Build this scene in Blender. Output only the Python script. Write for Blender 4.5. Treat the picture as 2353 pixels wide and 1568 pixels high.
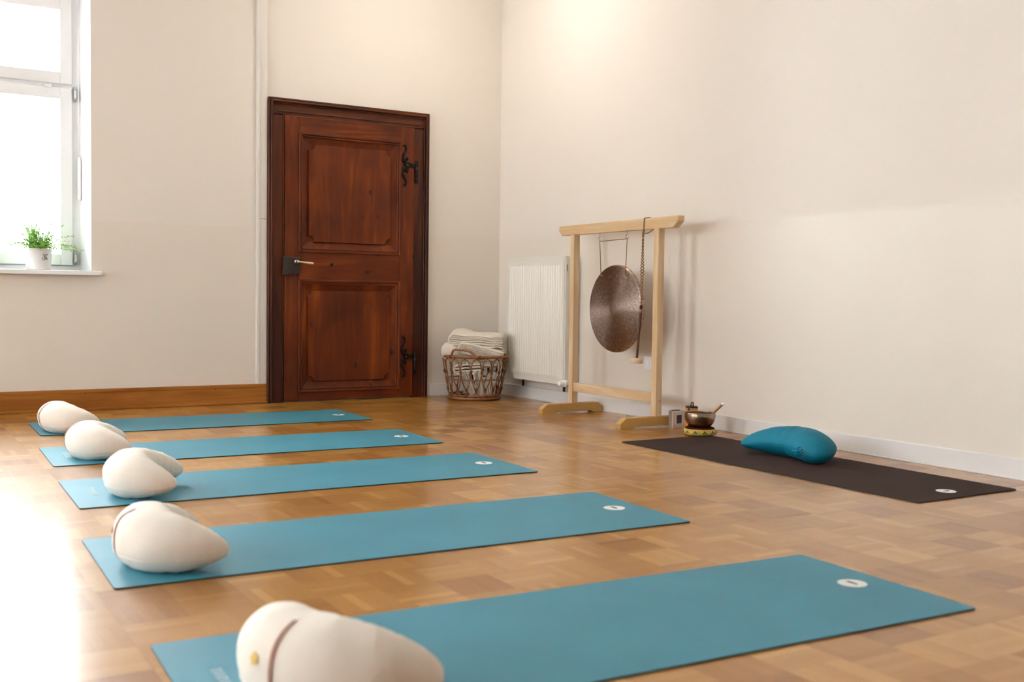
import bpy, bmesh, math, random
from mathutils import Vector, Matrix, noise as mnoise

for o in list(bpy.data.objects):
    bpy.data.objects.remove(o)
scene = bpy.context.scene
COL = scene.collection
PI = math.pi
rnd = random.Random(7)

# ------------------------------------------------------------------ camera
CAM_H = 0.747094
FPX = 2449.83
RT = Vector((0.855359, -0.517878, 0.012780))
UP = Vector((0.010581, 0.042131, 0.999056))
FW = Vector((0.517928, 0.854416, -0.041516))
cam_d = bpy.data.cameras.new('camera')
cam = bpy.data.objects.new('camera', cam_d)
COL.objects.link(cam)
cam.matrix_world = Matrix(((RT.x, UP.x, -FW.x, 0), (RT.y, UP.y, -FW.y, 0), (RT.z, UP.z, -FW.z, CAM_H), (0, 0, 0, 1)))
cam_d.sensor_fit = 'HORIZONTAL'
cam_d.sensor_width = 36
cam_d.lens = FPX / 2353 * 36
cam_d.clip_start = 0.05
cam_d.dof.use_dof = True
cam_d.dof.focus_distance = 6.4
cam_d.dof.aperture_fstop = 3.2
scene.camera = cam

# ------------------------------------------------------------------ world, light, exposure
SKY = 6.0
world = bpy.data.worlds.new('world')
scene.world = world
world.use_nodes = True
bg = world.node_tree.nodes['Background']
bg.inputs[0].default_value = (0.93, 0.965, 1.0, 1)
bg.inputs[1].default_value = SKY
vs = scene.view_settings
vs.view_transform = 'Standard'
vs.look = 'None'
vs.gamma = 1
vs.use_curve_mapping = False
vs.exposure = 2.5

# room extents (metres)
XL, XR, YF, YB, ZC = -4.0, 4.175, -2.6, 7.09, 3.25
# windows on the back wall: (x0, x1, z0, z1) ; on the left wall: (y0, y1, z0, z1)
WB = [(0.03, 1.21, 0.875, 2.66), (-1.75, -0.57, 0.875, 2.66), (-3.53, -2.35, 0.875, 2.66)]
WL = [(4.6, 5.8, 0.875, 2.66), (1.3, 2.5, 0.875, 2.66)]
WT = 0.42


def portal(loc, sx, sz, rotz):
    d = bpy.data.lights.new('sky_portal', 'AREA')
    d.shape = 'RECTANGLE'
    d.size = sx
    d.size_y = sz
    d.cycles.is_portal = True
    o = bpy.data.objects.new('sky_portal', d)
    COL.objects.link(o)
    o.location = loc
    o.rotation_euler = (PI / 2, 0, rotz)   # emits along local -Z
    return o


for (a, b, c, d) in WB:
    portal(((a + b) / 2, YB + WT + .02, (c + d) / 2), b - a, d - c, PI * 0)
for (a, b, c, d) in WL:
    portal((XL - WT - .02, (a + b) / 2, (c + d) / 2), b - a, d - c, PI / 2)


# ------------------------------------------------------------------ materials
def lin(c):
    return tuple(((v / 255) / 12.92 if v / 255 <= .04045 else ((v / 255 + .055) / 1.055) ** 2.4) for v in c)


def pbr(name, col, rough=.5, metal=0., var=0., vscale=8., stretch=(1, 1, 1), bump=0., bscale=60., coat=0., sheen=0., spec=.5, bstretch=None):
    m = bpy.data.materials.new(name)
    m.use_nodes = True
    nt = m.node_tree
    p = nt.nodes['Principled BSDF']
    p.inputs['Base Color'].default_value = (*col, 1)
    p.inputs['Roughness'].default_value = rough
    p.inputs['Metallic'].default_value = metal
    p.inputs['Specular IOR Level'].default_value = spec
    p.inputs['Coat Weight'].default_value = coat
    p.inputs['Coat Roughness'].default_value = .12
    if sheen:
        p.inputs['Sheen Weight'].default_value = sheen
    if var or bump:
        tc = nt.nodes.new('ShaderNodeTexCoord')
    if var:
        mp = nt.nodes.new('ShaderNodeMapping')
        mp.inputs['Scale'].default_value = stretch
        nz = nt.nodes.new('ShaderNodeTexNoise')
        nz.inputs['Scale'].default_value = vscale
        nz.inputs['Detail'].default_value = 6
        nz.inputs['Roughness'].default_value = .6
        cr = nt.nodes.new('ShaderNodeValToRGB')
        cr.color_ramp.elements[0].position = .3
        cr.color_ramp.elements[1].position = .7
        cr.color_ramp.elements[0].color = (*[max(0, c * (1 - var)) for c in col], 1)
        cr.color_ramp.elements[1].color = (*[min(1, c * (1 + var)) for c in col], 1)
        nt.links.new(tc.outputs['Object'], mp.inputs[0])
        nt.links.new(mp.outputs[0], nz.inputs[0])
        nt.links.new(nz.outputs[0], cr.inputs[0])
        nt.links.new(cr.outputs[0], p.inputs['Base Color'])
    if bump:
        mp2 = nt.nodes.new('ShaderNodeMapping')
        mp2.inputs['Scale'].default_value = bstretch or stretch
        nb = nt.nodes.new('ShaderNodeTexNoise')
        nb.inputs['Scale'].default_value = bscale
        nb.inputs['Detail'].default_value = 4
        bp = nt.nodes.new('ShaderNodeBump')
        bp.inputs['Strength'].default_value = bump
        bp.inputs['Distance'].default_value = .002
        nt.links.new(tc.outputs['Object'], mp2.inputs[0])
        nt.links.new(mp2.outputs[0], nb.inputs[0])
        nt.links.new(nb.outputs[0], bp.inputs['Height'])
        nt.links.new(bp.outputs[0], p.inputs['Normal'])
    return m


def wood(name, c1, c2, axis='Z', rough=.4, scale=3., ring=14., coat=0., fine=.35, knots=0.):
    """grain along the given object axis"""
    m = bpy.data.materials.new(name)
    m.use_nodes = True
    nt = m.node_tree
    N, Lk = nt.nodes.new, nt.links.new
    p = nt.nodes['Principled BSDF']
    p.inputs['Roughness'].default_value = rough
    p.inputs['Coat Weight'].default_value = coat
    p.inputs['Specular IOR Level'].default_value = .3
    p.inputs['Coat Roughness'].default_value = .2
    tc = N('ShaderNodeTexCoord')
    mp = N('ShaderNodeMapping')
    s = [1., 1., 1.]
    s['XYZ'.index(axis)] = .09
    mp.inputs['Scale'].default_value = s
    Lk(tc.outputs['Object'], mp.inputs[0])
    n1 = N('ShaderNodeTexNoise')
    n1.inputs['Scale'].default_value = scale * 4
    n1.inputs['Detail'].default_value = 3
    n1.inputs['Distortion'].default_value = 1.2
    Lk(mp.outputs[0], n1.inputs[0])
    mul = N('ShaderNodeMath')
    mul.operation = 'MULTIPLY'
    mul.inputs[1].default_value = ring
    Lk(n1.outputs[0], mul.inputs[0])
    sn = N('ShaderNodeMath')
    sn.operation = 'SINE'
    Lk(mul.outputs[0], sn.inputs[0])
    n2 = N('ShaderNodeTexNoise')
    n2.inputs['Scale'].default_value = 120
    n2.inputs['Detail'].default_value = 3
    Lk(mp.outputs[0], n2.inputs[0])
    mr = N('ShaderNodeMapRange')
    mr.inputs[1].default_value = -1
    mr.inputs[2].default_value = 1
    Lk(sn.outputs[0], mr.inputs[0])
    mx = N('ShaderNodeMix')
    mx.data_type = 'FLOAT'
    mx.inputs[0].default_value = fine
    Lk(mr.outputs[0], mx.inputs[2])
    Lk(n2.outputs[0], mx.inputs[3])
    cr = N('ShaderNodeValToRGB')
    cr.color_ramp.elements[0].position = .15
    cr.color_ramp.elements[1].position = .85
    cr.color_ramp.elements[0].color = (*c1, 1)
    cr.color_ramp.elements[1].color = (*c2, 1)
    Lk(mx.outputs[0], cr.inputs[0])
    out = cr.outputs[0]
    if knots:
        v = N('ShaderNodeTexVoronoi')
        v.inputs['Scale'].default_value = 6.5
        mpk = N('ShaderNodeMapping')
        sk = [1., 1., 1.]
        sk['XYZ'.index(axis)] = .7
        mpk.inputs['Scale'].default_value = sk
        Lk(tc.outputs['Object'], mpk.inputs[0])
        Lk(mpk.outputs[0], v.inputs[0])
        kr = N('ShaderNodeValToRGB')
        kr.color_ramp.elements[0].position = .05
        kr.color_ramp.elements[1].position = .13
        kr.color_ramp.elements[0].color = (knots, knots, knots, 1)
        kr.color_ramp.elements[1].color = (0, 0, 0, 1)
        Lk(v.outputs['Distance'], kr.inputs[0])
        big = N('ShaderNodeTexNoise')
        big.inputs['Scale'].default_value = 2.2
        big.inputs['Detail'].default_value = 4
        Lk(tc.outputs['Object'], big.inputs[0])
        br = N('ShaderNodeValToRGB')
        br.color_ramp.elements[0].position = .35
        br.color_ramp.elements[1].position = .7
        br.color_ramp.elements[0].color = (.55, .5, .45, 1)
        br.color_ramp.elements[1].color = (1.25, 1.2, 1.1, 1)
        Lk(big.outputs[0], br.inputs[0])
        ml = N('ShaderNodeMix')
        ml.data_type = 'RGBA'
        ml.blend_type = 'MULTIPLY'
        ml.inputs[0].default_value = 1
        Lk(out, ml.inputs[6])
        Lk(br.outputs[0], ml.inputs[7])
        dk = N('ShaderNodeMix')
        dk.data_type = 'RGBA'
        dk.inputs[7].default_value = (c1[0] * .12, c1[1] * .1, c1[2] * .1, 1)
        Lk(kr.outputs[0], dk.inputs[0])
        Lk(ml.outputs[2], dk.inputs[6])
        out = dk.outputs[2]
    Lk(out, p.inputs['Base Color'])
    bp = N('ShaderNodeBump')
    bp.inputs['Strength'].default_value = .12
    bp.inputs['Distance'].default_value = .001
    Lk(n2.outputs[0], bp.inputs['Height'])
    Lk(bp.outputs[0], p.inputs['Normal'])
    return m


def wall_paint(name):
    m = bpy.data.materials.new(name)
    m.use_nodes = True
    nt = m.node_tree
    N, Lk = nt.nodes.new, nt.links.new
    p = nt.nodes['Principled BSDF']
    geo = N('ShaderNodeNewGeometry')
    sep = N('ShaderNodeSeparateXYZ')
    Lk(geo.outputs['Position'], sep.inputs[0])
    n = N('ShaderNodeTexNoise')
    n.inputs['Scale'].default_value = 30
    Lk(geo.outputs['Position'], n.inputs[0])
    ad = N('ShaderNodeMath')
    ad.operation = 'MULTIPLY_ADD'
    ad.inputs[1].default_value = .006
    Lk(n.outputs[0], ad.inputs[0])
    Lk(sep.outputs[2], ad.inputs[2])
    st = N('ShaderNodeMapRange')              # the lower 1.19 m carries a satin, slightly warmer coat
    st.inputs[1].default_value = 1.192
    st.inputs[2].default_value = 1.196
    st.inputs[3].default_value = 1
    st.inputs[4].default_value = 0
    Lk(ad.outputs[0], st.inputs[0])
    mx = N('ShaderNodeMix')
    mx.data_type = 'RGBA'
    mx.inputs[6].default_value = (*WALL_UP, 1)
    mx.inputs[7].default_value = (*WALL_LO, 1)
    Lk(st.outputs[0], mx.inputs[0])
    Lk(mx.outputs[2], p.inputs['Base Color'])
    mr = N('ShaderNodeMapRange')
    mr.inputs[3].default_value = .9
    mr.inputs[4].default_value = .42
    Lk(st.outputs[0], mr.inputs[0])
    Lk(mr.outputs[0], p.inputs['Roughness'])
    sp = N('ShaderNodeMapRange')
    sp.inputs[3].default_value = .2
    sp.inputs[4].default_value = .6
    Lk(st.outputs[0], sp.inputs[0])
    Lk(sp.outputs[0], p.inputs['Specular IOR Level'])
    n1 = N('ShaderNodeTexNoise')
    n1.inputs['Scale'].default_value = 160
    n1.inputs['Detail'].default_value = 3
    n2 = N('ShaderNodeTexNoise')
    n2.inputs['Scale'].default_value = 6
    n2.inputs['Detail'].default_value = 5
    Lk(geo.outputs['Position'], n1.inputs[0])
    Lk(geo.outputs['Position'], n2.inputs[0])
    b1 = N('ShaderNodeBump')
    b1.inputs['Strength'].default_value = .25
    b1.inputs['Distance'].default_value = .0012
    b2 = N('ShaderNodeBump')
    b2.inputs['Strength'].default_value = .3
    b2.inputs['Distance'].default_value = .006
    Lk(n1.outputs[0], b1.inputs['Height'])
    Lk(n2.outputs[0], b2.inputs['Height'])
    Lk(b1.outputs[0], b2.inputs['Normal'])
    Lk(b2.outputs[0], p.inputs['Normal'])
    return m


def parquet_mat():
    m = bpy.data.materials.new('parquet')
    m.use_nodes = True
    nt = m.node_tree
    N, Lk = nt.nodes.new, nt.links.new
    p = nt.nodes['Principled BSDF']
    at = N('ShaderNodeAttribute')
    at.attribute_name = 'tint'
    uv = N('ShaderNodeUVMap')
    uv.uv_map = 'UVMap'
    mp = N('ShaderNodeMapping')
    mp.inputs['Scale'].default_value = (.12, 1, 1)
    Lk(uv.outputs[0], mp.inputs[0])
    n = N('ShaderNodeTexNoise')
    n.inputs['Scale'].default_value = 260
    n.inputs['Detail'].default_value = 4
    Lk(mp.outputs[0], n.inputs[0])
    ml = N('ShaderNodeMath')
    ml.operation = 'MULTIPLY_ADD'
    ml.inputs[1].default_value = .35
    Lk(n.outputs[0], ml.inputs[0])
    sub = N('ShaderNodeMath')
    sub.operation = 'SUBTRACT'
    sub.inputs[1].default_value = .175
    Lk(at.outputs['Fac'], sub.inputs[0])
    Lk(sub.outputs[0], ml.inputs[2])
    cr = N('ShaderNodeValToRGB')
    e = cr.color_ramp.elements
    e[0].position = 0.
    e[0].color = (*PARQ[0], 1)
    e[1].position = 1.
    e[1].color = (*PARQ[2], 1)
    k = e.new(.5)
    k.color = (*PARQ[1], 1)
    Lk(ml.outputs[0], cr.inputs[0])
    Lk(cr.outputs[0], p.inputs['Base Color'])
    p.inputs['Roughness'].default_value = .5
    p.inputs['Specular IOR Level'].default_value = .15
    p.inputs['Coat Weight'].default_value = .8
    p.inputs['Coat Roughness'].default_value = .18
    bp = N('ShaderNodeBump')
    bp.inputs['Strength'].default_value = .04
    bp.inputs['Distance'].default_value = .001
    return m


def mat_rubber(name, col, rough=.6, var=.12):
    m = pbr(name, col, rough, var=var, vscale=3)
    nt = m.node_tree
    N, Lk = nt.nodes.new, nt.links.new
    p = nt.nodes['Principled BSDF']
    tc = N('ShaderNodeTexCoord')
    w = N('ShaderNodeTexWave')
    w.wave_type = 'BANDS'
    w.bands_direction = 'X'
    w.inputs['Scale'].default_value = 66
    n = N('ShaderNodeTexNoise')
    n.inputs['Scale'].default_value = 500
    Lk(tc.outputs['Object'], w.inputs[0])
    Lk(tc.outputs['Object'], n.inputs[0])
    b = N('ShaderNodeBump')
    b.inputs['Strength'].default_value = .5
    b.inputs['Distance'].default_value = .0008
    b2 = N('ShaderNodeBump')
    b2.inputs['Strength'].default_value = .4
    b2.inputs['Distance'].default_value = .0008
    Lk(w.outputs[1], b.inputs['Height'])
    Lk(n.outputs[0], b2.inputs['Height'])
    Lk(b.outputs[0], b2.inputs['Normal'])
    Lk(b2.outputs[0], p.inputs['Normal'])
    return m


LAMP = 7.5
WALL_UP = (.78, .718, .655)
WALL_LO = (.758, .688, .612)
PARQ = [(.23, .080, .008), (.37, .165, .028), (.52, .275, .072)]

M = {}
M['wall'] = wall_paint('wall_paint')
M['ceil'] = pbr('ceiling_paint', (.84, .82, .79), .9)
M['parquet'] = parquet_mat()
M['sub'] = pbr('subfloor', (.10, .045, .015), .8)
M['white'] = pbr('white_lacquer', (.87, .87, .88), .35)
M['white_bb'] = pbr('white_baseboard', (.76, .74, .73), .4, var=.03)
M['strip'] = pbr('strip_white', (.74, .70, .65), .5)
M['wood_bb'] = wood('baseboard_wood', (.27, .085, .012), (.39, .145, .026), 'X', .38, scale=2.)
M['door'] = wood('door_wood', (.11, .018, .002), (.27, .056, .005), 'Z', .42, scale=2.2, ring=10, coat=.0, knots=.9)
M['door_h'] = wood('door_wood_cross', (.11, .018, .002), (.27, .056, .005), 'X', .42, scale=2.2, ring=10, coat=.0, knots=.9)
M['frame'] = wood('door_frame_wood', (.035, .008, .003), (.095, .020, .004), 'Z', .42, scale=2.4, ring=12, coat=.0)
M['frame_h'] = wood('door_frame_wood_cross', (.042, .009, .003), (.115, .026, .005), 'X', .42, scale=2.4, ring=12, coat=.0)
M['iron'] = pbr('forged_iron', (.012, .010, .010), .5, .7, bump=.4, bscale=120)
M['lock'] = pbr('lock_iron', (.055, .04, .035), .5, .6, var=.3, vscale=30, bump=.5, bscale=90)
M['bone'] = pbr('handle_bone', (.70, .56, .36), .3)
M['steel'] = pbr('steel', (.6, .6, .6), .25, 1.)
M['bluesteel'] = pbr('hinge_steel', (.42, .48, .52), .35, .3)
M['glass'] = None
M['rad'] = pbr('radiator_enamel', (.76, .73, .66), .35)
M['dark'] = pbr('dark_plastic', (.02, .018, .016), .5)
M['maple_y'] = wood('pale_wood_y', (.62, .42, .23), (.80, .64, .45), 'Y', .5, scale=2.4, ring=9)
M['maple_z'] = wood('pale_wood_z', (.62, .42, .22), (.80, .64, .44), 'Z', .5, scale=2.4, ring=7)
M['maple_x'] = wood('pale_wood_x', (.55, .33, .11), (.68, .45, .19), 'X', .5, scale=2.4, ring=9)
M['cord'] = pbr('cord', (.30, .16, .08), .9, bump=.6, bscale=400)
M['stick'] = pbr('mallet_stick', (.07, .02, .008), .35, var=.2, vscale=30)
M['felt'] = pbr('mallet_felt', (.70, .52, .36), .9, bump=.4, bscale=300)
M['rattan'] = pbr('rattan', (.25, .10, .033), .42, var=.4, vscale=22, bump=.3, bscale=200)
M['rattan_dk'] = pbr('rattan_binding', (.15, .042, .012), .45, var=.3, vscale=60)
M['linen'] = pbr('blanket_cotton', (.74, .66, .56), .95, sheen=.1, var=.06, vscale=14, bump=.5, bscale=300)
M['linen2'] = pbr('cloth_white_cotton', (.72, .64, .56), .95, sheen=.2, var=.05, vscale=14, bump=.5, bscale=300)
M['cushion'] = pbr('cushion_cotton', (.80, .735, .66), .95, sheen=.1, var=.035, vscale=9, bump=.55, bscale=26, bstretch=(1, 1, 2.2))
M['ribbon'] = pbr('brown_ribbon', (.30, .14, .09), .9)
M['yellow'] = pbr('yellow_print', (.72, .50, .13), .8)
M['teal'] = pbr('teal_satin_cotton', (.0, .17, .27), .6, spec=.25, var=.08, vscale=10, bump=.3, bscale=400)
M['mat_blue'] = mat_rubber('mat_petrol', (.045, .235, .325), .5, .08)
M['mat_blue'].node_tree.nodes['Principled BSDF'].inputs['Specular IOR Level'].default_value = .35
M['mat_edge'] = pbr('mat_edge_dark', (.012, .018, .02), .8)
M['mat_black'] = mat_rubber('mat_anthracite', (.043, .025, .021), .9, .12)
M['mat_black'].node_tree.nodes['Principled BSDF'].inputs['Specular IOR Level'].default_value = .18
M['print'] = pbr('white_print', (.78, .78, .76), .6)
M['inkd'] = pbr('dark_print', (.05, .06, .09), .6)
M['printsoft'] = pbr('pale_print', (.50, .62, .68), .6)
M['bowl'] = pbr('bowl_bronze', (.32, .235, .17), .3, 1., var=.35, vscale=22, bump=.3, bscale=40)
M['brocade'] = pbr('brocade_yellow', (.55, .40, .05), .5, var=.25, vscale=45)
M['brocade_dk'] = pbr('brocade_blue', (.04, .10, .11), .5)
M['red'] = pbr('velvet_red', (.06, .003, .006), .9, spec=.1)
M['beater'] = wood('beater_wood', (.30, .12, .035), (.46, .22, .08), 'Z', .45)
M['orange'] = pbr('orange_paper', (.62, .20, .025), .5, var=.3, vscale=40)
M['silver'] = pbr('clock_silver', (.74, .70, .65), .4, .25)
M['silver_dk'] = pbr('clock_side', (.34, .27, .22), .45, .3)
M['lcd'] = pbr('clock_screen', (.06, .06, .06), .3)
M['pot'] = pbr('pot_ceramic', (.80, .79, .80), .3)
M['soil'] = pbr('soil', (.06, .035, .02), .95, var=.4, vscale=60)
M['leaf'] = pbr('fern_green', (.22, .45, .06), .6, var=.35, vscale=40)
M['om'] = pbr('om_print', (.16, .09, .08), .6)


def glass_mat():
    m = bpy.data.materials.new('window_glass')
    m.use_nodes = True
    nt = m.node_tree
    N, Lk = nt.nodes.new, nt.links.new
    for n in list(nt.nodes):
        if n.type != 'OUTPUT_MATERIAL':
            nt.nodes.remove(n)
    out = nt.nodes['Material Output']
    t = N('ShaderNodeBsdfTransparent')
    t.inputs[0].default_value = (.97, .985, .98, 1)
    g = N('ShaderNodeBsdfGlossy')
    g.inputs['Roughness'].default_value = .02
    f = N('ShaderNodeFresnel')
    f.inputs[0].default_value = 1.3
    mx = N('ShaderNodeMixShader')
    Lk(f.outputs[0], mx.inputs[0])
    Lk(t.outputs[0], mx.inputs[1])
    Lk(g.outputs[0], mx.inputs[2])
    Lk(mx.outputs[0], out.inputs[0])
    return m


M['glass'] = glass_mat()


def gong_mat():
    m = bpy.data.materials.new('gong_bronze')
    m.use_nodes = True
    nt = m.node_tree
    N, Lk = nt.nodes.new, nt.links.new
    p = nt.nodes['Principled BSDF']
    p.inputs['Metallic'].default_value = 1
    p.inputs['Roughness'].default_value = .37
    p.inputs['Anisotropic'].default_value = .9
    p.inputs['Anisotropic Rotation'].default_value = .25
    tg = N('ShaderNodeTangent')
    tg.direction_type = 'RADIAL'
    tg.axis = 'Z'
    Lk(tg.outputs[0], p.inputs['Tangent'])
    tc = N('ShaderNodeTexCoord')
    # polar streaks from the hammering
    sep = N('ShaderNodeSeparateXYZ')
    Lk(tc.outputs['Object'], sep.inputs[0])
    at = N('ShaderNodeMath')
    at.operation = 'ARCTAN2'
    Lk(sep.outputs[0], at.inputs[0])
    Lk(sep.outputs[1], at.inputs[1])
    ln = N('ShaderNodeVectorMath')
    ln.operation = 'LENGTH'
    Lk(tc.outputs['Object'], ln.inputs[0])
    am = N('ShaderNodeMath')
    am.operation = 'MULTIPLY'
    am.inputs[1].default_value = 24
    Lk(at.outputs[0], am.inputs[0])
    rm = N('ShaderNodeMath')
    rm.operation = 'MULTIPLY'
    rm.inputs[1].default_value = 42
    Lk(ln.outputs['Value'], rm.inputs[0])
    cv = N('ShaderNodeCombineXYZ')
    Lk(am.outputs[0], cv.inputs[0])
    Lk(rm.outputs[0], cv.inputs[1])
    n = N('ShaderNodeTexNoise')
    n.inputs['Scale'].default_value = 1
    n.inputs['Detail'].default_value = 4
    Lk(cv.outputs[0], n.inputs[0])
    cr = N('ShaderNodeValToRGB')
    e = cr.color_ramp.elements
    e[0].position = .3
    e[0].color = (.26, .18, .145, 1)
    e[1].position = .75
    e[1].color = (.55, .44, .38, 1)
    Lk(n.outputs[0], cr.inputs[0])
    Lk(cr.outputs[0], p.inputs['Base Color'])
    b = N('ShaderNodeBump')
    b.inputs['Strength'].default_value = .22
    b.inputs['Distance'].default_value = .004
    Lk(n.outputs[0], b.inputs['Height'])
    Lk(b.outputs[0], p.inputs['Normal'])
    return m


M['gong'] = gong_mat()
M['gong_c'] = pbr('gong_centre', (.30, .22, .18), .45, 1., var=.15, vscale=60)


# ------------------------------------------------------------------ mesh helpers
class MB:
    def __init__(s):
        s.v, s.f = [], []

    def add(s, vs, fs):
        k = len(s.v)
        s.v += [tuple(v) for v in vs]
        s.f += [tuple(i + k for i in f) for f in fs]
        return s

    def box(s, x0, x1, y0, y1, z0, z1):
        return s.add([(x0, y0, z0), (x1, y0, z0), (x1, y1, z0), (x0, y1, z0), (x0, y0, z1), (x1, y0, z1), (x1, y1, z1), (x0, y1, z1)],
                     [(0, 3, 2, 1), (4, 5, 6, 7), (0, 1, 5, 4), (1, 2, 6, 5), (2, 3, 7, 6), (3, 0, 4, 7)])

    def tube(s, pts, r, n=8, closed=False, caps=True, rr=None):
        pts = [Vector(p) for p in pts]
        N = len(pts)
        rings = []
        prev = None
        for i in range(N):
            if closed:
                t = pts[(i + 1) % N] - pts[i - 1]
            else:
                t = pts[min(i + 1, N - 1)] - pts[max(i - 1, 0)]
            t = t.normalized() if t.length > 1e-9 else Vector((0, 0, 1))
            if prev is None:
                a = Vector((0, 0, 1)) if abs(t.z) < .9 else Vector((1, 0, 0))
                u = t.cross(a).normalized()
            else:
                u = (prev - t * prev.dot(t))
                u = u.normalized() if u.length > 1e-6 else t.orthogonal().normalized()
            prev = u
            w = t.cross(u)
            R = rr[i] if rr else r
            rings.append([pts[i] + (u * math.cos(2 * PI * k / n) + w * math.sin(2 * PI * k / n)) * R for k in range(n)])
        vs = [p for q in rings for p in q]
        fs = []
        for i in range(N if closed else N - 1):
            j = (i + 1) % N
            for k in range(n):
                l = (k + 1) % n
                fs.append((i * n + k, i * n + l, j * n + l, j * n + k))
        if not closed and caps:
            fs.append(tuple(range(n))[::-1])
            fs.append(tuple((N - 1) * n + k for k in range(n)))
        return s.add(vs, fs)

    def lathe(s, prof, n=32, c=(0, 0, 0)):
        """prof: (r, z) pairs bottom to top; poles where r == 0"""
        vs, fs = [], []
        idx = []
        for (r, z) in prof:
            if r < 1e-6:
                idx.append([len(vs)] * n)
                vs.append((c[0], c[1], c[2] + z))
            else:
                idx.append([len(vs) + k for k in range(n)])
                vs += [(c[0] + r * math.cos(2 * PI * k / n), c[1] + r * math.sin(2 * PI * k / n), c[2] + z) for k in range(n)]
        for a, b in zip(idx, idx[1:]):
            for k in range(n):
                l = (k + 1) % n
                q = [a[k], a[l], b[l], b[k]]
                q2 = []
                for t in q:
                    if t not in q2:
                        q2.append(t)
                if len(q2) > 2:
                    fs.append(tuple(q2))
        return s.add(vs, fs)

    def prism(s, poly, fn, d0, d1):
        """poly: 2-D outline, fn(u, v, d) -> 3-D point"""
        n = len(poly)
        vs = [fn(u, v, d0) for u, v in poly] + [fn(u, v, d1) for u, v in poly]
        fs = [tuple(range(n)), tuple(range(2 * n - 1, n - 1, -1))]
        fs += [(i, (i + 1) % n, (i + 1) % n + n, i + n) for i in range(n)]
        return s.add(vs, fs)

    def build(s, name, mat, parent=None, smooth=False, bevel=0., kind=None, segs=2, loc=None, rot=None, flip=True):
        me = bpy.data.meshes.new(name)
        me.from_pydata(s.v, [], s.f)
        if flip:
            b = bmesh.new()
            b.from_mesh(me)
            bmesh.ops.recalc_face_normals(b, faces=b.faces)
            b.to_mesh(me)
            b.free()
        me.materials.append(mat)
        if smooth:
            for p in me.polygons:
                p.use_smooth = True
        o = bpy.data.objects.new(name, me)
        COL.objects.link(o)
        if parent:
            o.parent = parent
        if bevel:
            md = o.modifiers.new('bevel', 'BEVEL')
            md.width = bevel
            md.segments = segs
            md.limit_method = 'ANGLE'
        if smooth == 'auto':
            md = o.modifiers.new('es', 'EDGE_SPLIT')
            md.split_angle = math.radians(40)
        if kind:
            o['kind'] = kind
        if loc:
            o.location = loc
        if rot:
            o.rotation_euler = rot
        return o


def tag(o, label, cat, group=None):
    o['label'] = label
    o['category'] = cat
    if group:
        o['group'] = group
    return o


def empty(name, loc=(0, 0, 0), rz=0.):
    o = bpy.data.objects.new(name, None)
    o.empty_display_size = .05
    COL.objects.link(o)
    o.location = loc
    o.rotation_euler = (0, 0, rz)
    return o


def struct(o):
    o['kind'] = 'structure'
    return o


def pix(P):
    d = Vector(P) - Vector((0, 0, CAM_H))
    w = d.dot(FW)
    if w < .05:
        return None
    return (1176.5 + FPX * d.dot(RT) / w, 784 - FPX * d.dot(UP) / w)


# ------------------------------------------------------------------ room shell
def wall_with_holes(name, axis, base, thick, a0, a1, z0, z1, holes):
    mb = MB()
    xs = sorted(set([a0, a1] + [h[0] for h in holes] + [h[1] for h in holes]))
    for p, q in zip(xs, xs[1:]):
        hz = [h for h in holes if h[0] <= p + 1e-6 and h[1] >= q - 1e-6]
        spans = [(z0, z1)] if not hz else [(z0, hz[0][2]), (hz[0][3], z1)]
        for s0, s1 in spans:
            if axis == 'X':
                mb.box(p, q, base, base + thick, s0, s1)
            else:
                mb.box(base, base + thick, p, q, s0, s1)
    return struct(mb.build(name, M['wall']))


wall_with_holes('wall_back', 'X', YB, WT, XL - WT, XR, -.05, ZC, WB)
wall_with_holes('wall_left', 'Y', XL - WT, WT, YF, YB, -.05, ZC, WL)
struct(MB().box(XR, XR + .3, YF, YB + WT, -.05, ZC).build('wall_right', M['wall']))
struct(MB().box(XL - WT, XR + .3, YF - .3, YF, -.05, ZC).build('wall_front', M['wall']))
struct(MB().box(XL - WT, XR + .3, YF - .3, YB + WT, ZC, ZC + .2).build('ceiling', M['ceil']))

# ---- floor: mosaic parquet, 157 mm blocks of six staves, alternate blocks turned
floor = struct(MB().box(XL - WT, XR + .3, YF - .3, YB + WT, -.12, -.009).build('floor', M['sub']))
PB, NS = .157, 6


def block_geo(r):
    """one block, staves along local x; returns verts, faces, per-face tints, per-face uv lists"""
    vs, fs, ti, uvs = [], [], [], []
    w = PB / NS
    base = min(.88, max(.2, r.gauss(.52, .2)))
    g = .00012
    for i in range(NS):
        y0, y1 = -PB / 2 + i * w + g, -PB / 2 + (i + 1) * w - g
        x0, x1 = -PB / 2 + g, PB / 2 - g
        t = min(1, max(0, base + r.gauss(0, .06)))
        if r.random() < .05:
            t = min(1, t + .3)
        za, zb = 0., 0.
        zc = 0.
        k = len(vs)
        c = 0
        top = [(x0 + c, y0 + c, za - zc), (x1 - c, y0 + c, za + zc), (x1 - c, y1 - c, zb + zc), (x0 + c, y1 - c, zb - zc)]
        bot = [(x0, y0, -.008), (x1, y0, -.008), (x1, y1, -.008), (x0, y1, -.008)]
        vs += top + bot
        off = (r.uniform(0, 9), r.uniform(0, 9))
        fl = [(0, 1, 2, 3)] + [(a, 4 + a, 4 + (a + 1) % 4, (a + 1) % 4) for a in range(4)]
        for f in fl:
            f2 = tuple(k + q for q in f)
            fs.append(f2)
            ti.append(t)
            uvs.append([(vs[q][0] + off[0], vs[q][1] + off[1]) for q in f2])
    return vs, fs, ti, uvs


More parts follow.
